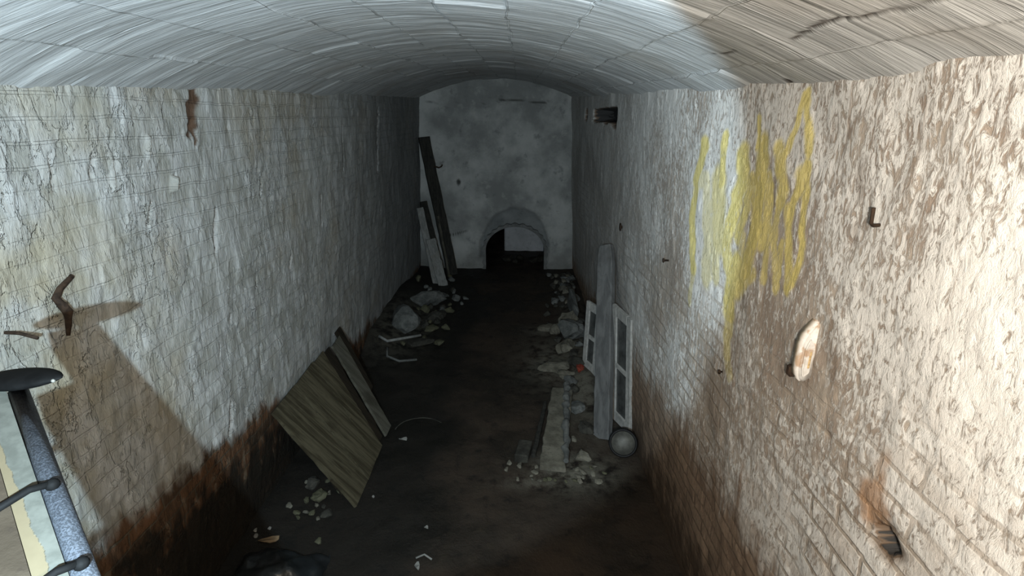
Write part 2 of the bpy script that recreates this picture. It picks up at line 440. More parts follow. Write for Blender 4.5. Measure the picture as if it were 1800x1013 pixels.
# yellow paint brushed on in up-and-down strokes: (half width, strength, points (y, z))
PAINT = [(0.0405, 1, [(2.485, 2.455), (2.563, 2.286), (2.577, 2.072), (2.514, 1.85)]),
    (0.0295, 0.5, [(2.514, 1.85), (2.509, 1.672)]),
    (0.0388, 0.5, [(2.559, 2.286), (2.438, 2.3), (2.367, 2.042)]),
    (0.0301, 1, [(2.26, 2.497), (2.274, 2.409), (2.261, 2.308)]),
    (0.0765, 0.75, [(2.296, 2.304), (2.255, 2.176), (2.214, 2.077)]),
    (0.0657, 0.55, [(2.346, 2.16), (2.321, 1.877)]),
    (0.0405, 0.6, [(2.248, 2.069), (2.202, 1.899)]),
    (0.0506, 1, [(2.068, 2.436), (2.046, 2.345), (2.09, 2.256), (2.1, 2.167)]),
    (0.0412, 0.9, [(2.1, 2.167), (2.136, 2.042), (2.05, 1.959)]),
    (0.0308, 0.9, [(1.971, 2.354), (1.986, 2.248), (2.027, 2.119)]),
    (0.0175, 1, [(1.96, 2.571), (1.957, 2.476)]),
    (0.052, 1, [(1.899, 2.474), (1.896, 2.363), (1.896, 2.286)]),
    (0.0478, 1, [(1.896, 2.286), (1.874, 2.154), (1.904, 2.028)]),
    (0.0542, 1, [(1.91, 2.051), (1.981, 1.929)]),
    (0.0309, 0.9, [(1.826, 2.371), (1.803, 2.279), (1.805, 2.148)]),
    (0.0548, 1, [(2.015, 2.009), (2.033, 1.885), (2.039, 1.802)]),
    (0.0369, 0.7, [(2.039, 1.802), (2.003, 1.621)]),
    (0.0277, 0.45, [(2.003, 1.621), (1.934, 1.541)]),
    (0.0349, 0.95, [(1.769, 2.472), (1.721, 2.383), (1.714, 2.314)]),
    (0.0196, 0.8, [(1.714, 2.314), (1.74, 2.227), (1.67, 2.021)]),
    (0.0187, 0.8, [(1.761, 2.202), (1.762, 2.024)]),
    (0.0145, 1, [(1.678, 2.643), (1.687, 2.537), (1.719, 2.47), (1.738, 2.411)]),
    (0.0177, 1, [(1.658, 2.647), (1.595, 2.482)]),
    (0.0201, 1, [(1.596, 2.442), (1.63, 2.346), (1.639, 2.258)]),
    (0.0167, 1, [(1.591, 2.443), (1.568, 2.337), (1.547, 2.21), (1.559, 2.099), (1.578, 2.047)]),
    (0.0219, 0.9, [(1.654, 2.294), (1.622, 2.172), (1.584, 2.045)]),
    (0.0169, 0.8, [(1.669, 2.181), (1.663, 2.034)]),
    (0.0276, 0.8, [(1.615, 2.414), (1.584, 2.362)]),
    (0.0317, 0.6, [(1.985, 2.129), (1.97, 2.009)]),
    (0.0302, 0.8, [(1.849, 2.021), (1.975, 1.905)])]
paint = np.zeros_like(Y)
yw = Y+(vnoise(Z*25, Y*7, 3)-.5)*.03
for w, a, pts in PAINT:
    for (y0, z0), (y1, z1) in zip(pts[:-1], pts[1:]):
        ax, az = y1-y0, z1-z0
        tt = np.clip(((yw-y0)*ax+(Z-z0)*az)/(ax*ax+az*az+1e-9), 0, 1)
        dist = np.hypot(yw-y0-tt*ax, Z-z0-tt*az)
        paint = np.maximum(paint, a*sstep(w*1.4, w*.75, dist))
P = np.stack([XR(Z)-d, Y, Z], -1)
grid_obj('wall_right', P, M['wr'], {'stain_shade': stain_shade, 'rust': rust, 'paint': paint}, flip=True)

# vault
w2, rise = 1.25, .29
RV = (w2*w2+rise*rise)/(2*rise); th = math.asin(w2/RV)
ys = axis_steps(-1.6, END+.05, .011, .024); us = np.linspace(-th, th, 250)
Y, U = np.meshgrid(ys, us, indexing='ij')
arc = (U+th)*RV
row = np.floor(arc/.272); blk = np.floor((Y-.52)/.62+.5*(row % 2))
rr = _T[5][(row.astype(int)*7) % 256, (blk.astype(int)*13) % 256]
d = (rr-.5)*.010+(fbm(Y*2, arc*2, 3)-.5)*.03+(fbm(Y*14, arc*2, 5)-.5)*.008
# the dark open joint on the right
jx = arc-(2*th*RV-.235)+(fbm(Y*5, Y*0+2., 2)-.5)*.055
crack = sstep(.009, .003, np.abs(jx)-.008*(fbm(Y*14, arc*0+4, 3)-.6))*sstep(.75, 1.0, Y)*sstep(2.05, 1.8, Y)*sstep(.40, .50, fbm(Y*5, arc*0+1, 4))
for yy, aa in [(1.76, .05), (1.05, .03)]:
    crack = np.maximum(crack, sstep(.03, .01, np.hypot(Y-yy, (2*th*RV-arc)-aa*.3)))
d = d+crack*.004
Rr = RV+d
P = np.stack([-.38+Rr*np.sin(U), Y, spring(Y)+rise-RV+Rr*np.cos(U)], -1)
grid_obj('ceiling', P, M['ce'], {'arc': arc, 'crack': crack}, flip=True)

# floor
def floor_h(x, y):
    x = np.asarray(x, float); y = np.asarray(y, float)
    h = (fbm(x*1.5+9, y*1.5, 2)-.5)*.05+(fbm(x*7, y*7, 3)-.5)*.018
    ll = np.exp(-((x+1.72)/.30)**2)*(.05+.16*sstep(4.9, 5.6, y)*sstep(8.4, 7., y))
    rl = np.exp(-((x-.72)/.17)**2)*.12*sstep(3.95, 4.7, y)*sstep(8.6, 7.5, y)
    return h+ll+rl
def fz(x, y): return float(floor_h(np.array([x]), np.array([y]))[0])
xs = np.linspace(-1.95, 1.15, 190); ys = np.linspace(-1.6, END+4.5, 640)
X, Y = np.meshgrid(xs, ys, indexing='ij')
dust = np.zeros_like(X)
for (cx, cy, sx, sy, a) in [(.45, 5.1, .38, .55, .8), (.42, 3.3, .30, .22, 1.), (.62, 4.6, .2, .8, .9), (.35, 5.95, .25, .2, .6), (.2, 3.15, .3, .08, .6), (.75, 6.6, .18, 1., .6), (-1.45, 6., .35, .8, .6)]:
    dust = np.maximum(dust, a*np.exp(-((X-cx)/sx)**2-((Y-cy)/sy)**2))
grid_obj('floor', np.stack([X, Y, floor_h(X, Y)], -1), M['fl'], {'dust': dust}, flip=False)

# end wall with the low arched opening
ax0, ax1, asp = -.575, .455, .33          # opening: left, right, springing height
acx, arw = (ax0+ax1)/2, (ax1-ax0)/2; arz = .43
inner = [(ax0, z) for z in np.linspace(-.1, asp, 24)[:-1]]
inner += [(acx-arw*math.cos(a), asp+arz*math.sin(a)) for a in np.linspace(0, math.pi, 90)]
inner += [(ax1, z) for z in np.linspace(asp, -.1, 24)[1:]]
inner = np.array(inner); n = len(inner)
ob = [(-1.85, -.1), (-1.85, 3.3), (1.1, 3.3), (1.1, -.1)]
seg = [n*.3, n*.4, n*.3]; outer = []
for k in range(n):
    f = k/(n-1)
    if f < .3: outer.append((-1.85, -.1+3.4*f/.3))
    elif f < .7: outer.append((-1.85+2.95*(f-.3)/.4, 3.3))
    else: outer.append((1.1, 3.3-3.4*(f-.7)/.3))
outer = np.array(outer)
t_ = (np.linspace(0, 1, 110)**1.2)[:, None, None]
G = inner[None]*(1-t_)+outer[None]*t_
GX, GZ = G[..., 0], G[..., 1]
d = (fbm(GX*2, GZ*2, 3)-.5)*.05+(fbm(GX*9, GZ*9, 4)-.5)*.015
ring = np.hypot((GX-acx)/.60, (GZ-asp)/.76)
ringm = sstep(1.06, .94, ring+(fbm(GX*6, GZ*6, 1)-.5)*.12)*sstep(.05, .3, GZ)
d = d+ringm*.05
crack = sstep(.016, .005, np.abs(GZ-2.80+(fbm(GX*4, GX*0, 2)-.5)*.09))*sstep(-1.55, -1.4, GX)*sstep(.55, .4, GX)*sstep(.3, .45, fbm(GX*5, GX*0+3, 5))
crack = np.maximum(crack, sstep(.016, .005, np.abs(GZ-.64+(GX+1.1)*-.25+(fbm(GX*4, GX*0, 3)-.5)*.09))*sstep(-1.5, -1.35, GX)*sstep(-.85, -.95, GX))
crack = np.maximum(crack, sstep(.05, .02, np.hypot(GX+1.02, (GZ-1.52)*.7)))
d = d+crack*.025
grid_obj('wall_back', np.stack([GX, END+d*1., GZ], -1), M['wb'], {'stain_shade': ringm, 'crack': crack}, flip=True)

def prism(bm, pts, a, b, axis='y'):
    """extrude a closed 2-D outline between a and b along an axis"""
    f = {'y': lambda p, v: (p[0], v, p[1]), 'x': lambda p, v: (v, p[0], p[1]), 'z': lambda p, v: (p[0], p[1], v)}[axis]
    A = [bm.verts.new(f(p, a)) for p in pts]; B = [bm.verts.new(f(p, b)) for p in pts]
    bm.faces.new(A); bm.faces.new(B[::-1])
    for i in range(len(pts)):
        j = (i+1) % len(pts)
        bm.faces.new((A[i], B[i], B[j], A[j]))

# pale rim round the opening
bm = bmesh.new()
ri = [(x, z) for x, z in inner if z > -.05]
def grow(p, g):
    x, z = p
    if z <= asp: return (x-g if x < acx else x+g, z)
    v = Vector((x-acx, z-asp)).normalized(); return (x+v.x*g, z+v.y*g)
ro = [grow(p, .055+.012*math.sin(i*.9)) for i, p in enumerate(ri)]
prism(bm, ri+ro[::-1], END-.03, END+.22)
tag(mesh_obj('trim_1', bm, M['trim'], smooth=False), kind='structure')

def box(bm, c, s, R=None, bev=0., seg=1, along=None):
    m = Matrix.Translation(c) @ (R.to_4x4() if R else Matrix.Identity(4)) @ Matrix.Diagonal((*s, 1))
    r = bmesh.ops.create_cube(bm, size=1, matrix=m)
    if bev:
        es = list({e for v in r['verts'] for e in v.link_edges})
        bmesh.ops.bevel(bm, geom=es, offset=bev, segments=seg, affect='EDGES', profile=.6)

# chamber beyond the opening, its far walls coloured near black to read as unlit
bm = bmesh.new(); box(bm, (.62, END+1.35, .75), (1.80, .12, 1.7), bev=.02)
tag(mesh_obj('wall_inner', bm, M['inner']), kind='structure')
bm = bmesh.new(); box(bm, (-.4, END+4.4, .8), (6, .2, 2.)); box(bm, (-2.6, END+2.3, .8), (.2, 4.2, 2.)); box(bm, (-.4, END+2.3, 1.6), (6, 4.2, .15))
tag(mesh_obj('wall_chamber', bm, M['unlit']), kind='structure')

# ------------------------------------------------------------------ shape makers
def frame_from(u, hint):
    u = u.normalized(); s = u.cross(hint).normalized(); w = s.cross(u).normalized()
    return u, s, w

def plank_bm(p0, p1, width, thick, hint, seed=0, ragged=.004, n=16, bm=None, skew=(0, 0), tip=0., bow=0.):
    """weathered plank from p0 to p1; hint = the way its broad face looks"""
    rnd = random.Random(seed)
    p0, p1 = Vector(p0), Vector(p1)
    u, s, w = frame_from(p1-p0, Vector(hint))
    bm = bm or bmesh.new()
    L = (p1-p0).length; rows = []
    for i in range(n+1):
        f = i/n
        a = width/2+rnd.uniform(-ragged, ragged); b = width/2+rnd.uniform(-ragged, ragged)
        if tip and f > .9: a *= 1-tip*((f-.9)/.1)**2; b *= 1-tip*((f-.9)/.1)**2
        c = p0+u*L*f+w*(bow*math.sin(math.pi*f)+rnd.uniform(-1, 1)*ragged*.4)
        ring = []
        e = min(.006, thick*.25)
        for (x, y, o) in [(-a+e, -thick/2, -1), (a+0-e, -thick/2, 1), (b, -thick/2+e, 1), (b, thick/2-e, 1), (b-e, thick/2, 1), (-a+e, thick/2, -1), (-a, thick/2-e, -1), (-a, -thick/2+e, -1)]:
            off = 0
            if i == 0: off = skew[0]*x
            if i == n: off = skew[1]*x+rnd.uniform(-ragged, ragged)
            ring.append(bm.verts.new(c+s*x+w*y+u*off))
        rows.append(ring)
    for r0, r1 in zip(rows[:-1], rows[1:]):
        for k in range(8):
            bm.faces.new((r0[k], r0[(k+1) % 8], r1[(k+1) % 8], r1[k]))
    bm.faces.new(rows[0][::-1]); bm.faces.new(rows[-1])
    return bm

def tube_bm(pts, r, seg=12, bm=None, rr=None):
    bm = bm or bmesh.new()
    pts = [Vector(p) for p in pts]; rings = []
    ref = Vector((.31, .17, .93))
    for i, p in enumerate(pts):
        d = (pts[min(i+1, len(pts)-1)]-pts[max(i-1, 0)]).normalized()
        a = d.cross(ref).normalized(); b = d.cross(a)
        q = rr[i] if rr else r
        rings.append([bm.verts.new(p+a*q*math.cos(2*math.pi*k/seg)+b*q*math.sin(2*math.pi*k/seg)) for k in range(seg)])
    for r0, r1 in zip(rings[:-1], rings[1:]):
        for k in range(seg):
            bm.faces.new((r0[k], r0[(k+1) % seg], r1[(k+1) % seg], r1[k]))
    bm.faces.new(rings[0][::-1]); bm.faces.new(rings[-1])
    return bm

def lathe_bm(prof, seg=32, mat=None):
    bm = bmesh.new(); rings = []
    for r, z in prof:
        if r < 1e-6: rings.append([bm.verts.new((0, 0, z))])
        else: rings.append([bm.verts.new((r*math.cos(2*math.pi*k/seg), r*math.sin(2*math.pi*k/seg), z)) for k in range(seg)])
    for a, b in zip(rings[:-1], rings[1:]):
        for k in range(seg):
            j = (k+1) % seg
            if len(a) == 1: bm.faces.new((a[0], b[k], b[j]))
            elif len(b) == 1: bm.faces.new((a[k], a[j], b[0]))
            else: bm.faces.new((a[k], a[j], b[j], b[k]))
    if mat: bmesh.ops.transform(bm, matrix=mat, verts=bm.verts)
    return bm

def chunk_bm(size, seed, sub=3, cuts=13, rough=.16):
    rnd = random.Random(seed)
    bm = bmesh.new()
    bmesh.ops.create_icosphere(bm, subdivisions=sub, radius=1)
    planes = []
    for _ in range(cuts):
        v = Vector((rnd.gauss(0, 1), rnd.gauss(0, 1), rnd.gauss(0, 1))).normalized()
        planes.append((v, rnd.uniform(.42, .8)))
    from mathutils import noise
    o = Vector((seed*3.1, seed*1.7, 0))
    for v in bm.verts:
        c = v.co.copy()
        for nrm, dd in planes:
            k = c.dot(nrm)
            if k > dd: c -= nrm*(k-dd)
        c += c.normalized()*noise.fractal(c*2.2+o, 1., 2., 3)*rough
        v.co = Vector((c.x*size[0], c.y*size[1], c.z*size[2]))
    return bm

SPOTS = []
def free(x, y, rr):
    return all((x-a)**2+(y-b)**2 > ((rr+c)*.62)**2 for a, b, c in SPOTS)
def chunk(name, x, y, size, seed, mat, label, cat='rubble', group=None, rz=0, tilt=(0, 0), lift=None, sub=3, rough=.16, cuts=13):
    bm = chunk_bm(size, seed, sub, cuts, rough)
    R = Euler((tilt[0], tilt[1], rz)).to_matrix()
    bmesh.ops.rotate(bm, cent=(0, 0, 0), matrix=R, verts=bm.verts)
    lo = min(v.co.z for v in bm.verts); hi = max(v.co.z for v in bm.verts)
    z = (fz(x, y) if lift is None else lift)-lo-(hi-lo)*.14
    o = mesh_obj(name, bm, mat, smooth=False)
    o.location = (x, y, z)
    SPOTS.append((x, y, (size[0]+size[1])/2))
    return tag(o, label, cat, group)

V = Vector
# ------------------------------------------------------------------ leaning plank panel, left
def lerp(a, b, t): return V(a)*(1-t)+V(b)*t
wx = XL(.68)+.05
TL, TR = (wx, 3.02, .665), (wx, 4.44, .715)
BL, BR = (-1.11, 2.87, .015), (-1.11, 3.93, .02)
pan = empty('wooden_panel', (-1.12, 3.4, 0), 'wide olive-brown plank panel leaning on the left wall, grey strip along its far side', 'wooden panel')
nrm = (V(TL)-V(BL)).cross(V(BR)-V(BL)); nrm = -nrm if nrm.x < 0 else nrm
nrm.normalize()
def panel_piece(name, s0, s1, f0, f1, mat, off, seed, thick=.022, label=None):
    rnd = random.Random(seed)
    bm = bmesh.new(); n = 14; rows = []
    for i in range(n+1):
        f = f0+(f1-f0)*i/n
        j0 = rnd.uniform(-.004, .004); j1 = rnd.uniform(-.004, .004)
        A = lerp(lerp(BL, BR, s0+j0), lerp(TL, TR, s0+j0), f); B = lerp(lerp(BL, BR, s1+j1), lerp(TL, TR, s1+j1), f)
        if i in (0, n):
            A += (V(TL)-V(BL)).normalized()*rnd.uniform(-.008, .008)
        o = nrm*(off+rnd.uniform(-.001, .001))
        rows.append([bm.verts.new(p) for p in (A+o, B+o, B+o-nrm*thick, A+o-nrm*thick)])
    for r0, r1 in zip(rows[:-1], rows[1:]):
        for k in range(4): bm.faces.new((r0[k], r0[(k+1) % 4], r1[(k+1) % 4], r1[k]))
    bm.faces.new(rows[0][::-1]); bm.faces.new(rows[-1])
    bmesh.ops.recalc_face_normals(bm, faces=bm.faces)
    o = mesh_obj(name, bm, mat, pan)
    if label: o['label'] = label
    return o
panel_piece('plank', 0, .255, 0, 1, M['panel'], .0, 1)
panel_piece('plank', .262, .50, .005, 1, M['panel'], .002, 2)
panel_piece('plank', .507, .655, .0, .985, M['panel'], -.001, 3)
panel_piece('plank', .67, .755, .03, .96, M['paneld'], -.016, 4, label='dark sunken plank')
panel_piece('plank', .765, .905, .0, .95, M['panelg'], .012, 5, label='grey weathered plank strip')
panel_piece('plank', .91, 1., .35, 1., M['paneld'], -.012, 6, label='dark broken plank at the far edge')
for f in (.2, .78):
    panel_piece('batten', .02, .93, f-.06, f+.06, M['paneld'], -.026, 7, .025)

# ------------------------------------------------------------------ timbers leaning in the far left corner
b = V((-1.13, 8.42, fz(-1.13, 8.42)-.01)); t = V((-1.545, 8.66, 2.26))
pl = empty('dark_plank', b, 'tall dark plank leaning in the far left corner with an iron spike', 'plank')
o = mesh_obj('board', plank_bm(b, t, .19, .05, (.55, -.8, 0), 3, .006), M['dark'], pl)
q = b.lerp(t, .80)
mesh_obj('spike', tube_bm([q+V((.08, -.05, 0)), q+V((.16, -.06, -.02)), q+V((.20, -.06, .0)), q+V((.215, -.06, .03))], .012, 8), M['iron'], pl)['label'] = 'bent iron spike'
b2 = V((-1.30, 8.30, fz(-1.30, 8.30)-.01)); t2 = V((-1.585, 8.50, 1.24))
tag(mesh_obj('dark_plank', plank_bm(b2, t2, .12, .045, (.55, -.8, 0), 8, .005), M['dark']), 'shorter dark plank leaning between the tall dark plank and the pale boards', 'plank')
b3 = V((-1.235, 8.05, fz(-1.235, 8.05)-.01)); t3 = V((-1.475, 8.22, 1.0))
b3 = V((-1.32, 7.86, fz(-1.32, 7.86)-.01)); t3 = V((-1.57, 8.12, 1.20))
tag(mesh_obj('pale_board', plank_bm(b3, t3, .115, .03, (.5, -.8, 0), 9, .004), M['wht']), 'taller narrow pale board leaning on the left wall by the dark plank', 'board')
b4 = V((-1.20, 7.78, fz(-1.20, 7.78)-.01)); t4 = V((-1.40, 8.0, .72))
tag(mesh_obj('pale_board', plank_bm(b4, t4, .16, .03, (.5, -.8, 0), 10, .008), M['wht']), 'shorter split pale board leaning in front of the taller pale board', 'board')
b5 = V((-1.155, 8.22, fz(-1.155, 8.22)-.01)); t5 = V((-1.33, 8.38, 1.02))
tag(mesh_obj('thin_batten', plank_bm(b5, t5, .035, .02, (.5, -.8, 0), 11, .003), M['panelg']), 'thin grey batten leaning against the tall dark plank', 'batten')

# ------------------------------------------------------------------ right side: post, sashes, round tin
pb = V((.722, 3.72, fz(.722, 3.72)-.01)); pt = V((.808, 4.58, 1.46))
po = plank_bm(pb, pt, .165, .06, (-.72, -.69, .1), 12, .004, 22, tip=.3)
tag(mesh_obj('grey_post', po, M['post']), 'tall weathered grey post leaning on the right wall in front of the window sashes', 'post')

def sash(name, c00, c10, c11, c01, label, mullions):
    """c00 near bottom, c10 far bottom, c11 far top, c01 near top"""
    root = empty(name, c00, label, 'window sash')
    c00, c10, c11, c01 = map(V, (c00, c10, c11, c01))
    nn = (c10-c00).cross(c01-c00).normalized()
    if nn.x > 0: nn = -nn
    def pt(a, f): return lerp(lerp(c00, c10, a), lerp(c01, c11, a), f)
    th = .035
    Wd = (c10-c00).length; Hd = (c01-c00).length
    sa = .065/Wd; sf = .07/Hd
    def quad(nm, a0, a1, f0, f1, t, mat, off=0):
        bm = bmesh.new()
        A = [pt(a0, f0), pt(a1, f0), pt(a1, f1), pt(a0, f1)]
        v0 = [bm.verts.new(p+nn*(t/2+off)) for p in A]; v1 = [bm.verts.new(p-nn*(t/2-off)) for p in A]
        bm.faces.new(v0); bm.faces.new(v1[::-1])
        for i in range(4): bm.faces.new((v0[i], v1[i], v1[(i+1) % 4], v0[(i+1) % 4]))
        bmesh.ops.recalc_face_normals(bm, faces=bm.faces)
        if mat is not M['glass']:
            bmesh.ops.bevel(bm, geom=list(bm.edges), offset=.004, segments=2, affect='EDGES')
        return mesh_obj(nm, bm, mat, root)
    quad('stile', 0, sa, 0, 1, th, M['sash']); quad('stile', 1-sa, 1, 0, 1, th, M['sash'])
    quad('rail', sa, 1-sa, 0, sf*1.3, th*.96, M['sash']); quad('rail', sa, 1-sa, 1-sf*1.2, 1, th*.96, M['sash'])
    lo = sf*1.3
    for m in mullions:
        quad('glazing_bar', sa, 1-sa, m-.02/Hd, m+.02/Hd, th*.9, M['sash'])
        quad('pane', sa, 1-sa, lo, m-.02/Hd, .004, M['glass']); lo = m+.02/Hd
    quad('pane', sa, 1-sa, lo, 1-sf*1.2, .004, M['glass'])
    return root
sash('window_sash', (.965, 3.76, fz(.9, 3.74)), (.86, 4.04, fz(.83, 4.0)), (.845, 4.24, 1.02), (.915, 3.80, 1.04),
     'white two-pane window sash leaning on the right wall just right of the grey post', [.5])
sash('window_sash', (.79, 4.62, fz(.76, 4.62)-.01), (.69, 4.86, fz(.66, 4.86)-.01), (.715, 4.93, .80), (.815, 4.69, .80),
     'white window sash half hidden behind the grey post on its left', [.5])

can = empty('round_tin', (.86, 3.48, fz(.86, 3.48)), 'round grey tin with a dark rim lying at the foot of the two-pane white sash', 'tin')
cd = V((-.22, -.88, .42)).normalized()
cm = Matrix.Translation((.845, 3.50, fz(.845, 3.5)+.115)) @ V((0, 0, 1)).rotation_difference(cd).to_matrix().to_4x4()
mesh_obj('body', lathe_bm([(0, -.10), (.09, -.10), (.094, -.09), (.094, .03), (.088, .034), (.075, .05), (.05, .062), (.02, .067), (0, .067)], 36, cm), M['tin'], can, True)
mesh_obj('rim', lathe_bm([(.095, -.02), (.112, -.018), (.115, .0), (.113, .03), (.106, .042), (.096, .04), (.093, .03), (.095, -.02)], 36, cm), M['rim'], can, True)['label'] = 'dark raised rim'

# ------------------------------------------------------------------ right side floor debris
sb = bmesh.new()
sl = empty('mortar_slab', (.28, 3.3, fz(.28, 3.3)), 'long flat pale board lying on the floor crusted with broken mortar', 'board')
mesh_obj('board', plank_bm((.265, 3.26, fz(.265, 3.26)+.04), (.43, 4.42, fz(.43, 4.42)+.05), .20, .045, (0, 0, 1), 21, .008, 20), M['pale'], sl)
rb = bmesh.new(); rnd = random.Random(5)
cr = [(.37+.115*f+rnd.uniform(-.01, .01), 3.30+1.2*f, fz(.265+.165*f, 3.26+1.16*f)+.075+rnd.uniform(-.008, .012)) for f in np.linspace(0, 1, 22)]
mesh_obj('crust', tube_bm(cr, .03, 9, rr=[.028+rnd.uniform(-.011, .014) for _ in cr]), M['grey'], sl)['label'] = 'raised ridge of broken mortar'
st0 = V((.13, 3.45, fz(.13, 3.45)+.02)); st1 = V((.26, 4.22, fz(.26, 4.22)+.03))
tag(mesh_obj('dark_batten', plank_bm(st0, st1, .035, .04, (0, 0, 1), 22, .003), M['dark']), 'dark batten lying along the left edge of the crusted pale board', 'batten')
bk = bmesh.new(); box(bk, (0, 0, .04), (.11, .21, .075), bev=.006)
o = mesh_obj('dark_brick', bk, M['dgrey']); o.location = (.05, 3.50, fz(.05, 3.5)-.01); o.rotation_euler = (0, 0, -.2)
tag(o, 'dark brick lying left of the near end of the crusted pale board', 'brick')
big = [
    ('rubble_chunk', .63, 5.55, (.15, .22, .22), 31, 'grey', 'largest grey rubble lump on the right heap behind the post', 0.4),
    ('rubble_chunk', .71, 6.25, (.11, .28, .21), 32, 'grey', 'long grey masonry lump along the right wall, far end of the heap', .1),
    ('rubble_chunk', .44, 5.02, (.27, .22, .06), 33, 'pale', 'flat cracked plaster slab left of the right rubble heap', .5),
    ('rubble_chunk', .62, 4.85, (.10, .13, .07), 34, 'dgrey', 'dark rubble lump on the floor beside the half hidden sash', .9),
    ('rubble_chunk', .53, 4.56, (.09, .12, .06), 35, 'grey', 'grey rubble lump at the far end of the crusted pale board', .2),
    ('rubble_chunk', .36, 6.0, (.17, .10, .05), 36, 'pale', 'low pale rubble patch lying out in the middle of the floor, far right', .2),
    ('rubble_chunk', .52, 3.42, (.07, .10, .05), 37, 'pale', 'pale rubble lump right of the near end of the crusted pale board', .8),
    ('rubble_chunk', .60, 3.82, (.08, .09, .06), 38, 'dgrey', 'dark squarish lump at the foot of the grey post on its left', .1),
    ('rubble_chunk', .55, 5.28, (.14, .13, .10), 41, 'pale', 'pale knobbly lump in front of the largest grey lump on the right heap', .6),
    ('rubble_chunk', .64, 5.95, (.12, .16, .13), 42, 'pale', 'pale upright lump behind the largest grey lump on the right heap', 1.1),
    ('rubble_chunk', .50, 4.74, (.08, .12, .06), 43, 'pale', 'pale lump between the flat cracked slab and the crusted board', 1.6),
    ('rubble_chunk', .55, 4.15, (.10, .15, .04), 39, 'grey', 'flat grey flake between the crusted pale board and the post', .5),
]
for nm, x, y, s, sd, mt, lb, rz in big:
    chunk(nm, x, y, s, sd, M[mt], lb, rz=rz)
chunk('brick_bit', .635, 4.72, (.05, .05, .07), 40, M['redb'], 'small red brick fragment behind the lower pane of the half hidden sash', 'brick')
rnd = random.Random(11)
for k in range(52):
    for _ in range(40):
        y = rnd.uniform(4.4, 8.3); x = .63+rnd.gauss(0, .11)+(.12 if y > 7 else 0)
        s = rnd.choice([rnd.uniform(.025, .06), rnd.uniform(.05, .085)])
        if y < 5.1 and x > .60: x = rnd.uniform(.48, .6)
        if x < .86 and free(x, y, s*1.1): break
    chunk('rubble_bit', x, y, (s*rnd.uniform(.8, 1.3), s*rnd.uniform(.8, 1.4), s*.8), 100+k, M[rnd.choice(['grey', 'dgrey', 'pale', 'dgrey'])],
          'small rubble bit strewn on the heap along the right wall', group='rubble bits along the right wall', rz=rnd.uniform(0, 3), tilt=(rnd.uniform(-.7, .7), rnd.uniform(-.7, .7)))
for k in range(26):
    for _ in range(40):
        x = .30+rnd.gauss(0, .17); y = 3.16+abs(rnd.gauss(0, .16)); s = rnd.uniform(.012, .03)
        if free(x, y, s) and not (.15 < x < .45 and y > 3.22): break
    chunk('mortar_crumb', x, y, (s*1.5, s, s*.6), 140+k, M[rnd.choice(['pale', 'olive', 'pale'])],
          'mortar crumb scattered at the near end of the crusted pale board', group='mortar crumbs by the pale board', rz=rnd.uniform(0, 3), tilt=(rnd.uniform(-.7, .7), rnd.uniform(-.7, .7)))
for k, (x, y) in enumerate([(.63, 8.2), (.74, 8.0), (.70, 7.6), (.8, 7.3), (.6, 7.75), (.52, 8.35)]):
    chunk('stone_bit', x, y, (.06, .06, .05), 170+k, M['grey' if k % 2 else 'pale'], 'small stone lying at the foot of the end wall, right of the arched opening',
          'stone', group='stones right of the arched opening', rz=k, sub=2)

# ------------------------------------------------------------------ left heap
L_ = [
    ('rubble_chunk', -1.27, 6.95, (.33, .22, .17), 51, 'grey', 'large grey masonry lump below the leaning pale boards', .2),
    ('rubble_chunk', -1.44, 5.98, (.27, .33, .17), 52, 'grey', 'biggest grey masonry slab on the left heap, sloping from the wall', .35),
    ('rubble_chunk', -1.10, 6.02, (.13, .12, .07), 53, 'olive', 'greenish rubble lump on the right tip of the left heap', .8),
    ('rubble_chunk', -1.12, 6.35, (.15, .11, .08), 54, 'dgrey', 'dark rubble lump between the two large masonry lumps on the left', .1),
    ('rubble_chunk', -1.18, 5.55, (.22, .10, .05), 55, 'dgrey', 'low dark rubble lump in front of the left heap', .3),
    ('rubble_chunk', -.93, 7.15, (.07, .08, .08), 56, 'grey', 'small upright grey lump at the right of the left heap, far end', .8),
    ('rubble_chunk', -1.02, 6.5, (.08, .07, .05), 57, 'dgrey', 'dark lump out on the floor beside the left heap', .8),
    ('rubble_chunk', -.95, 5.6, (.09, .07, .04), 58, 'olive', 'low greenish lump on the floor nearest the path', .2),
]
for nm, x, y, s, sd, mt, lb, rz in L_:
    chunk(nm, x, y, s, sd, M[mt], lb, rz=rz)
def stick(name, pts, r, mat, label, cat='stick'):
    return tag(mesh_obj(name, tube_bm(pts, r, 8), mat, smooth=True), label, cat)
stick('pale_stick', [(-1.60, 5.40, fz(-1.6, 5.4)+.04), (-1.50, 5.36, fz(-1.5, 5.36)+.05), (-1.16, 5.60, fz(-1.16, 5.6)+.10)], .017, M['wht'], 'pale bent stick lying across the front of the left heap')
stick('pale_stick', [(-1.47, 5.24, fz(-1.47, 5.24)+.05), (-1.45, 5.13, fz(-1.45, 5.13)+.02), (-1.30, 5.06, fz(-1.3, 5.06)+.02), (-1.12, 5.12, fz(-1.12, 5.12)+.02)], .014, M['grey'], 'short curved grey stick below the pale bent stick')
rnd = random.Random(21)
for k in range(30):
    for _ in range(40):
        x = -1.15+rnd.gauss(0, .17); y = 6.7+rnd.gauss(0, .6); s = rnd.uniform(.025, .07)
        if x > -1.6 and free(x, y, s): break
    chunk('rubble_bit', x, y, (s, s*1.2, s*.9), 200+k, M[rnd.choice(['grey', 'dgrey', 'olive'])], 'small rubble bit strewn over the left heap',
          group='rubble bits on the left heap', rz=rnd.uniform(0, 3), tilt=(rnd.uniform(-.7, .7), rnd.uniform(-.7, .7)))
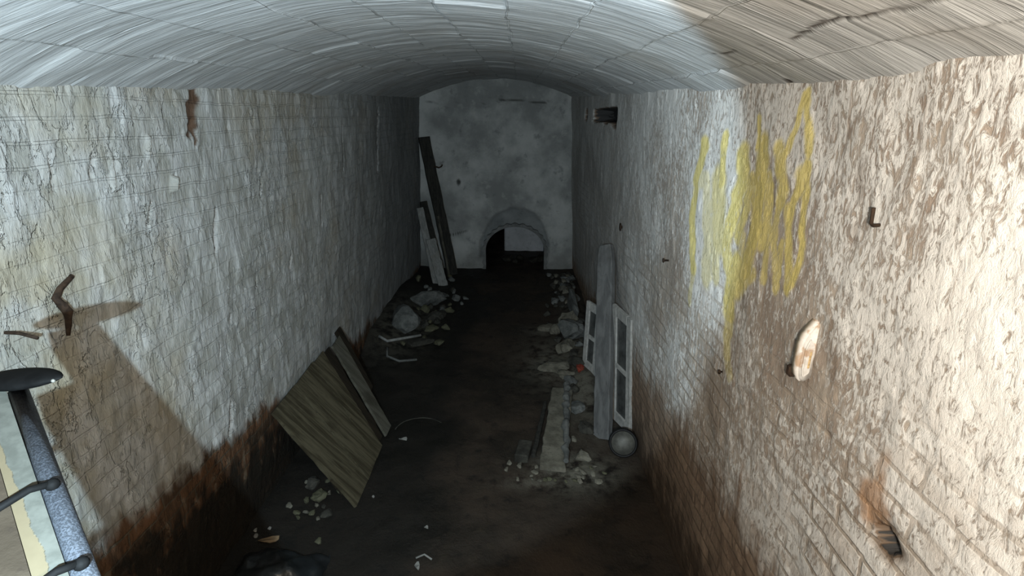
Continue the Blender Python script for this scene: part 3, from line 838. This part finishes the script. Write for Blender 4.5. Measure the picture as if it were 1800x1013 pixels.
# rubble inside the opening, coloured black as unlit silhouettes
for k, (x, y, s) in enumerate([(-.2, 9.25, .12), (.05, 9.3, .09), (.28, 9.2, .11), (.42, 9.3, .10), (-.05, 9.15, .07)]):
    chunk('rubble_chunk', x, y, (s*1.3, s, s*.9), 230+k, M['unlit'], 'black rubble lump heaped inside the low arched opening', group='rubble inside the opening', rz=k, sub=2)

# ------------------------------------------------------------------ near floor
chunk('rubble_chunk', -1.40, 2.93, (.085, .06, .05), 61, M['olive'], 'olive rubble lump under the near corner of the plank panel', rz=.4)
chunk('rubble_chunk', -1.48, 3.06, (.07, .06, .05), 62, M['dgrey'], 'dark rubble lump against the left wall below the plank panel', rz=.9)
chunk('rubble_chunk', -1.30, 2.78, (.05, .05, .035), 63, M['dgrey'], 'small dark lump out from the near corner of the plank panel', rz=1.9)
rnd = random.Random(31)
for k in range(14):
    for _ in range(40):
        x = -1.38+rnd.gauss(0, .09); y = 2.85+rnd.gauss(0, .13); s = rnd.uniform(.012, .026)
        if free(x, y, s): break
    chunk('rubble_bit', x, y, (s, s*1.2, s*.8), 260+k, M[rnd.choice(['olive', 'pale', 'dgrey'])], 'small rubble bit beneath the near edge of the plank panel',
          group='rubble bits under the plank panel', rz=rnd.uniform(0, 3), tilt=(rnd.uniform(-.7, .7), rnd.uniform(-.7, .7)))
# dark plastic sack at the bottom left
bm = bmesh.new(); n1, n2 = 26, 22; rows = []
for i in range(n1):
    r = []
    for j in range(n2):
        u, v = i/(n1-1), j/(n2-1)
        x = -1.64+.50*u; y = 2.02+.42*v
        h = .16*(math.sin(math.pi*min(1, max(0, u)))*math.sin(math.pi*v))**.5
        h += .05*(vnoise(np.array([u*6.]), np.array([v*6.]), 4)[0]-.5)+.03*(vnoise(np.array([u*15.]), np.array([v*15.]), 2)[0]-.5)
        r.append(bm.verts.new((x, y, fz(x, y)+max(h, -.01))))
    rows.append(r)
for a, b_ in zip(rows[:-1], rows[1:]):
    for j in range(n2-1): bm.faces.new((a[j], b_[j], b_[j+1], a[j+1]))
tag(mesh_obj('plastic_sack', bm, M['bag'], smooth=True), 'crumpled black plastic sack on the floor by the left wall', 'sack')
def flat_scrap(name, x, y, w, l, rz, mat, label, cat, seed, lift=None, group=None):
    rnd = random.Random(seed); bm = bmesh.new()
    pts = []
    for k in range(9):
        a = 2*math.pi*k/9; q = rnd.uniform(.75, 1.1)
        pts.append((w*math.cos(a)*q, l*math.sin(a)*q))
    prism(bm, pts, 0, .006, 'z')
    for v in bm.verts: v.co.z += .02*(v.co.x/w)*(v.co.y/l)+.012
    o = mesh_obj(name, bm, mat); o.location = (x, y, (fz(x, y) if lift is None else lift)); o.rotation_euler = (0, 0, rz)
    return tag(o, label, cat, group)
flat_scrap('card_scrap', -1.56, 2.53, .075, .022, .1, M['card'], 'tan scrap of card at the far edge of the black sack', 'card', 1)
flat_scrap('plastic_scrap', -1.235, 2.29, .06, .05, .7, M['blue'], 'grey-blue scrap at the right corner of the black sack', 'scrap', 2)
flat_scrap('paper_scrap', -.60, 2.38, .018, .03, .3, M['paper'], 'small white paper scrap on the floor at the bottom edge of the view', 'paper', 3)
stick('white_twig', [(-.62, 2.44, fz(-.62, 2.44)+.01), (-.57, 2.46, fz(-.57, 2.46)+.02), (-.52, 2.43, fz(-.52, 2.43)+.01)], .006, M['paper'], 'short pale twig just behind the small white paper scrap', 'twig')
flat_scrap('paper_scrap', -.60, 2.69, .016, .009, .3, M['paper'], 'tiny pale fleck alone on the dark floor right of the panel tip', 'paper', 4)
flat_scrap('paper_scrap', -.96, 3.66, .035, .012, .1, M['paper'], 'thin pale scrap beside the far lower corner of the plank panel', 'paper', 5)
for k, (x, y) in enumerate([(-1.70, 2.60), (-1.655, 2.56), (-1.60, 2.63)]):
    chunk('white_pebble', max(x, -1.68), y, (.018, .018, .014), 300+k, M['paper'], 'white pebble by the left wall behind the black sack', 'pebble', group='white pebbles behind the sack', sub=2)
chunk('white_pebble', -1.03, 2.98, (.016, .013, .012), 310, M['paper'], 'white pebble next to the lowest tip of the plank panel', 'pebble', sub=2)
hp = []
for k in range(15):
    a = math.pi*(.98-.75*k/14)
    x = -.84+.22*math.cos(a); y = 3.79+.18*math.sin(a)
    hp.append((x, y, fz(x, y)+.012))
stick('wire_hoop', hp, .005, M['dgrey'], 'thin curved wire lying on the floor right of the plank panel', 'wire')

# ------------------------------------------------------------------ right wall fittings
fx = XR(1.9)
fit = empty('bulkhead_fitting', (fx, 1.41, 1.81), 'white rusty oblong fitting standing out from the right wall below the yellow paint', 'wall fitting')
prof = [(fx+.02, 2.012), (fx-.012, 2.018), (fx-.040, 1.975), (fx-.050, 1.945), (fx-.052, 1.86), (fx-.046, 1.826), (fx-.030, 1.812), (fx-.012, 1.822), (fx+.02, 1.85)]
bm = bmesh.new(); prism(bm, prof, 1.39, 1.432)
bmesh.ops.bevel(bm, geom=list(bm.edges), offset=.007, segments=3, affect='EDGES')
o = mesh_obj('casing', bm, M['fix'], fit, True)
a = o.data.attributes.new('rust', 'FLOAT', 'POINT')
for i, v in enumerate(o.data.vertices): a.data[i].value = 1. if v.co.y > .008 else 0.
bm = bmesh.new(); prism(bm, [(fx-.034, 1.955), (fx-.041, 1.93), (fx-.041, 1.86), (fx-.035, 1.835), (fx-.018, 1.85), (fx-.016, 1.94), (fx-.03, 1.962)], 1.382, 1.392)
bmesh.ops.bevel(bm, geom=list(bm.edges), offset=.003, segments=2, affect='EDGES')
mesh_obj('cover', bm, M['fix'], fit)['label'] = 'smooth white cover plate'
bm = bmesh.new(); box(bm, (fx-.026, 1.382-.001, 1.895), (.007, .004, .055), bev=.002)
mesh_obj('rust_streak', bm, M['rust'], fit)['label'] = 'narrow rusty strip'
bm = bmesh.new(); box(bm, (fx-.036, 1.442, 1.83), (.03, .026, .038), bev=.006)
mesh_obj('clip', bm, M['iron'], fit)['label'] = 'dark lower clip'
bm = bmesh.new(); box(bm, (fx-.004, 1.41, 2.022), (.012, .014, .016), bev=.003)
mesh_obj('screw', bm, M['iron'], fit)
bm = bmesh.new(); box(bm, (fx+.004, 1.385, 1.93), (.016, .006, .17), bev=.002)  # dark strip modelled where only shade falls between casing and wall
mesh_obj('gap_shadow', bm, M['rim'], fit)['label'] = 'dark strip standing in for the shadow gap behind the casing'

hx = XR(2.34)
hk = mesh_obj('wall_hook', tube_bm([(hx+.02, 1.222, 2.335), (hx-.022, 1.222, 2.332), (hx-.028, 1.222, 2.338), (hx-.03, 1.222, 2.375)], .0045, 8), M['iron'], smooth=True)
tag(hk, 'small dark iron hook on the bright right wall above the rusty fitting', 'hook')
def nail(y, z, r, lb):
    x = XR(z); bm = lathe_bm([(0, -.02), (r*.4, -.02), (r*.4, .02), (r, .021), (r, .028), (0, .03)], 10,
                             Matrix.Translation((x, y, z)) @ Euler((0, -math.pi/2, 0)).to_matrix().to_4x4())
    tag(mesh_obj('iron_nail', bm, M['iron'], smooth=True), lb, 'nail')
nail(4.35, 1.68, .035, 'dark iron nail in the grey right wall above the leaning post')
nail(2.98, 1.76, .014, 'dark iron nail in the right wall left of the yellow paint')
nail(2.02, 1.52, .010, 'dark iron nail in the right wall below the yellow paint drip')

# ------------------------------------------------------------------ left wall fittings
lx = XL(1.95)
hook = tag(mesh_obj('iron_hook', tube_bm([(lx-.02, 1.80, 2.025), (lx+.015, 1.775, 2.022), (lx+.03, 1.70, 2.0), (lx+.032, 1.672, 1.975), (lx+.035, 1.685, 1.945), (lx+.03, 1.705, 1.91), (lx+.025, 1.70, 1.87), (lx+.02, 1.69, 1.825)], .012, 10,
      rr=[.008, .009, .011, .013, .015, .016, .011, .006]), M['iron'], smooth=True), 'twisted rusty iron hook hanging on the left wall above the black pointed head', 'hook')
tag(mesh_obj('iron_spike', tube_bm([(lx-.03, 1.50, 1.92), (lx+.03, 1.515, 1.91), (lx+.10, 1.50, 1.90)], .006, 8), M['iron'], smooth=True), 'short dark iron spike in the left wall at the edge of the view', 'spike')

# ------------------------------------------------------------------ foreground, lower left
T0 = V((-.7016, .6272, 2.2121)); T1 = V((-.4671, .4206, 2.1248))      # far end and near end of the pole
ud = (T1-T0).normalized(); T2 = T0+ud*.56
stand = empty('metal_stand', (T2.x, T2.y, 0), 'speckled grey metal pole with a black pointed head in the lower left corner', 'stand')
mesh_obj('pole', tube_bm([T0, T0.lerp(T2, .5), T2], .0112, 24), M['tube'], stand, True)
mesh_obj('support_leg', tube_bm([T2+V((0, 0, .012)), (T2.x, T2.y, fz(T2.x, T2.y)-.01)], .016, 20), M['tube'], stand, True)
# pointed head plate
bm = bmesh.new(); seg = 24; rings = []
hd = (V((-.620, .612, 2.241))-V((-.735, .640, 2.222))).normalized()
hc = V((-.705, .634, 2.229)); hl = .088
hu = V((0, 0, 1)); hs = hd.cross(hu).normalized(); hu = hs.cross(hd)
for i in range(17):
    f = -1+2*i/16; q = (1-abs(f)**2.2)**.75 if abs(f) < 1 else 0
    q = max(q, .06)
    rings.append([bm.verts.new(hc+hd*hl*f+hs*.028*q*math.cos(2*math.pi*k/seg)+hu*.012*q*math.sin(2*math.pi*k/seg)) for k in range(seg)])
for a_, b_ in zip(rings[:-1], rings[1:]):
    for k in range(seg): bm.faces.new((a_[k], a_[(k+1) % seg], b_[(k+1) % seg], b_[k]))
bm.faces.new(rings[0][::-1]); bm.faces.new(rings[-1])
mesh_obj('head_plate', bm, M['black'], stand, True)['label'] = 'black pointed head plate'
for q in (.76, .92):
    bm = bmesh.new(); bmesh.ops.create_icosphere(bm, subdivisions=2, radius=.0026, matrix=Matrix.Translation(hc+hd*hl*q-hs*(-.006)+hu*(-.001)))
    mesh_obj('bolt', bm, M['tin'], stand, True)['label'] = 'pale worn bolt head'

vd = (T0.lerp(T1, .5)-V((0, 0, 2.58))).normalized()
sd = ud.cross(vd).normalized()
if sd.x > 0: sd = -sd                        # towards the left of the view
wd = ud.cross(sd).normalized()
if wd.dot(vd) < 0: wd = -wd                  # away from the viewer
def beam(name, off_s, off_w, wdt, thk, rot, mat, label, f0, f1, attr=False):
    c0 = T0+ud*f0+sd*off_s+wd*off_w; c1 = T0+ud*f1+sd*off_s+wd*off_w
    Rm = Matrix.Rotation(rot, 3, ud)
    s_ = Rm @ sd; w_ = Rm @ wd
    bm = bmesh.new(); n = 24; rows = []
    m = 7
    for i in range(n+1):
        c = c0.lerp(c1, i/n); r = []
        for j in range(m): r.append(c-w_*thk/2+s_*(wdt*(j/(m-1)-.5)))
        for j in range(m): r.append(c+w_*thk/2+s_*(wdt*(.5-j/(m-1))))
        rows.append([bm.verts.new(p) for p in r])
    k_ = 2*m
    for a_, b_ in zip(rows[:-1], rows[1:]):
        for k in range(k_): bm.faces.new((a_[k], a_[(k+1) % k_], b_[(k+1) % k_], b_[k]))
    bm.faces.new(rows[0][::-1]); bm.faces.new(rows[-1])
    bm.verts.index_update()
    vals = [(((i % k_)/(m-1)) if (i % k_) < m else .4)-.45*max(0., 1-(i//k_)/n/.55) for i in range(len(bm.verts))]
    o = mesh_obj(name, bm, mat)
    if attr:
        a = o.data.attributes.new('peel', 'FLOAT', 'POINT'); a.data.foreach_set('value', vals)
    return tag(o, label, 'timber')
beam('white_timber', .0245, .010, .026, .028, .0, M['peel'], 'white-painted timber with peeling paint lying against the speckled pole', -.01, .52, True)
beam('brown_timber', .057, .014, .038, .04, .0, M['brownw'], 'bare brown timber beside the white-painted timber, lower left corner', .12, .52)
for f, tl in ((.21, .12), (.335, .075)):
    p = T0+ud*f-wd*.004
    e = p+sd*.10+ud*.025-wd*.012
    mesh_obj('cross_bar', tube_bm([p-wd*.012+sd*.0, p-wd*.016+sd*.02, e], .0042, 10), M['black'], stand, True)['label'] = 'thin black cross bar'
    bm = bmesh.new(); bmesh.ops.create_icosphere(bm, subdivisions=2, radius=.0075, matrix=Matrix.Translation(p-wd*.010))
    mesh_obj('bar_joint', bm, M['black'], stand, True)

# ------------------------------------------------------------------ lights and camera
EYE = V((0, 0, 2.58))
def spot(name, loc, aim, energy, col, half, blend, size):
    l = bpy.data.lights.new(name, 'SPOT'); l.energy = energy; l.color = col
    l.spot_size = rad(half*2); l.spot_blend = blend; l.shadow_soft_size = size
    o = bpy.data.objects.new(name, l); link(o); o.location = loc
    o.rotation_euler = (V(aim)-V(loc)).to_track_quat('-Z', 'Y').to_euler(); return o
TORCH = V((-.191, 0, 2.43))
spot('torch_spill', TORCH, (-1.17, 4.72, 1.83), 270, (.62, .84, 1.0), 40.7, .12, .004)
l = bpy.data.lights.new('warm_lamp', 'POINT'); l.energy = 62; l.color = (1., .89, .75); l.shadow_soft_size = .04
o = bpy.data.objects.new('warm_lamp', l); link(o); o.location = (.10, -.12, 2.55)

spot('warm_fill_spot', (-.02, -.30, 2.55), (.9, 1.8, 2.2), 100, (1., .92, .83), 52, 1., .04)  # extra spot added to brighten the right wall

wd_ = bpy.data.worlds.new('dark'); S.world = wd_; wd_.use_nodes = True
wd_.node_tree.nodes['Background'].inputs[0].default_value = (.01, .011, .012, 1)
wd_.node_tree.nodes['Background'].inputs[1].default_value = .15

cam = bpy.data.cameras.new('camera'); cam.sensor_width = 36; cam.lens = 18.0; cam.clip_start = .01
co = bpy.data.objects.new('camera', cam); link(co); co.location = EYE
co.rotation_euler = (rad(90-18.52), 0, rad(.724))
S.camera = co
S.view_settings.view_transform = 'Standard'; S.view_settings.look = 'None'
S.view_settings.exposure = 0; S.view_settings.gamma = 1
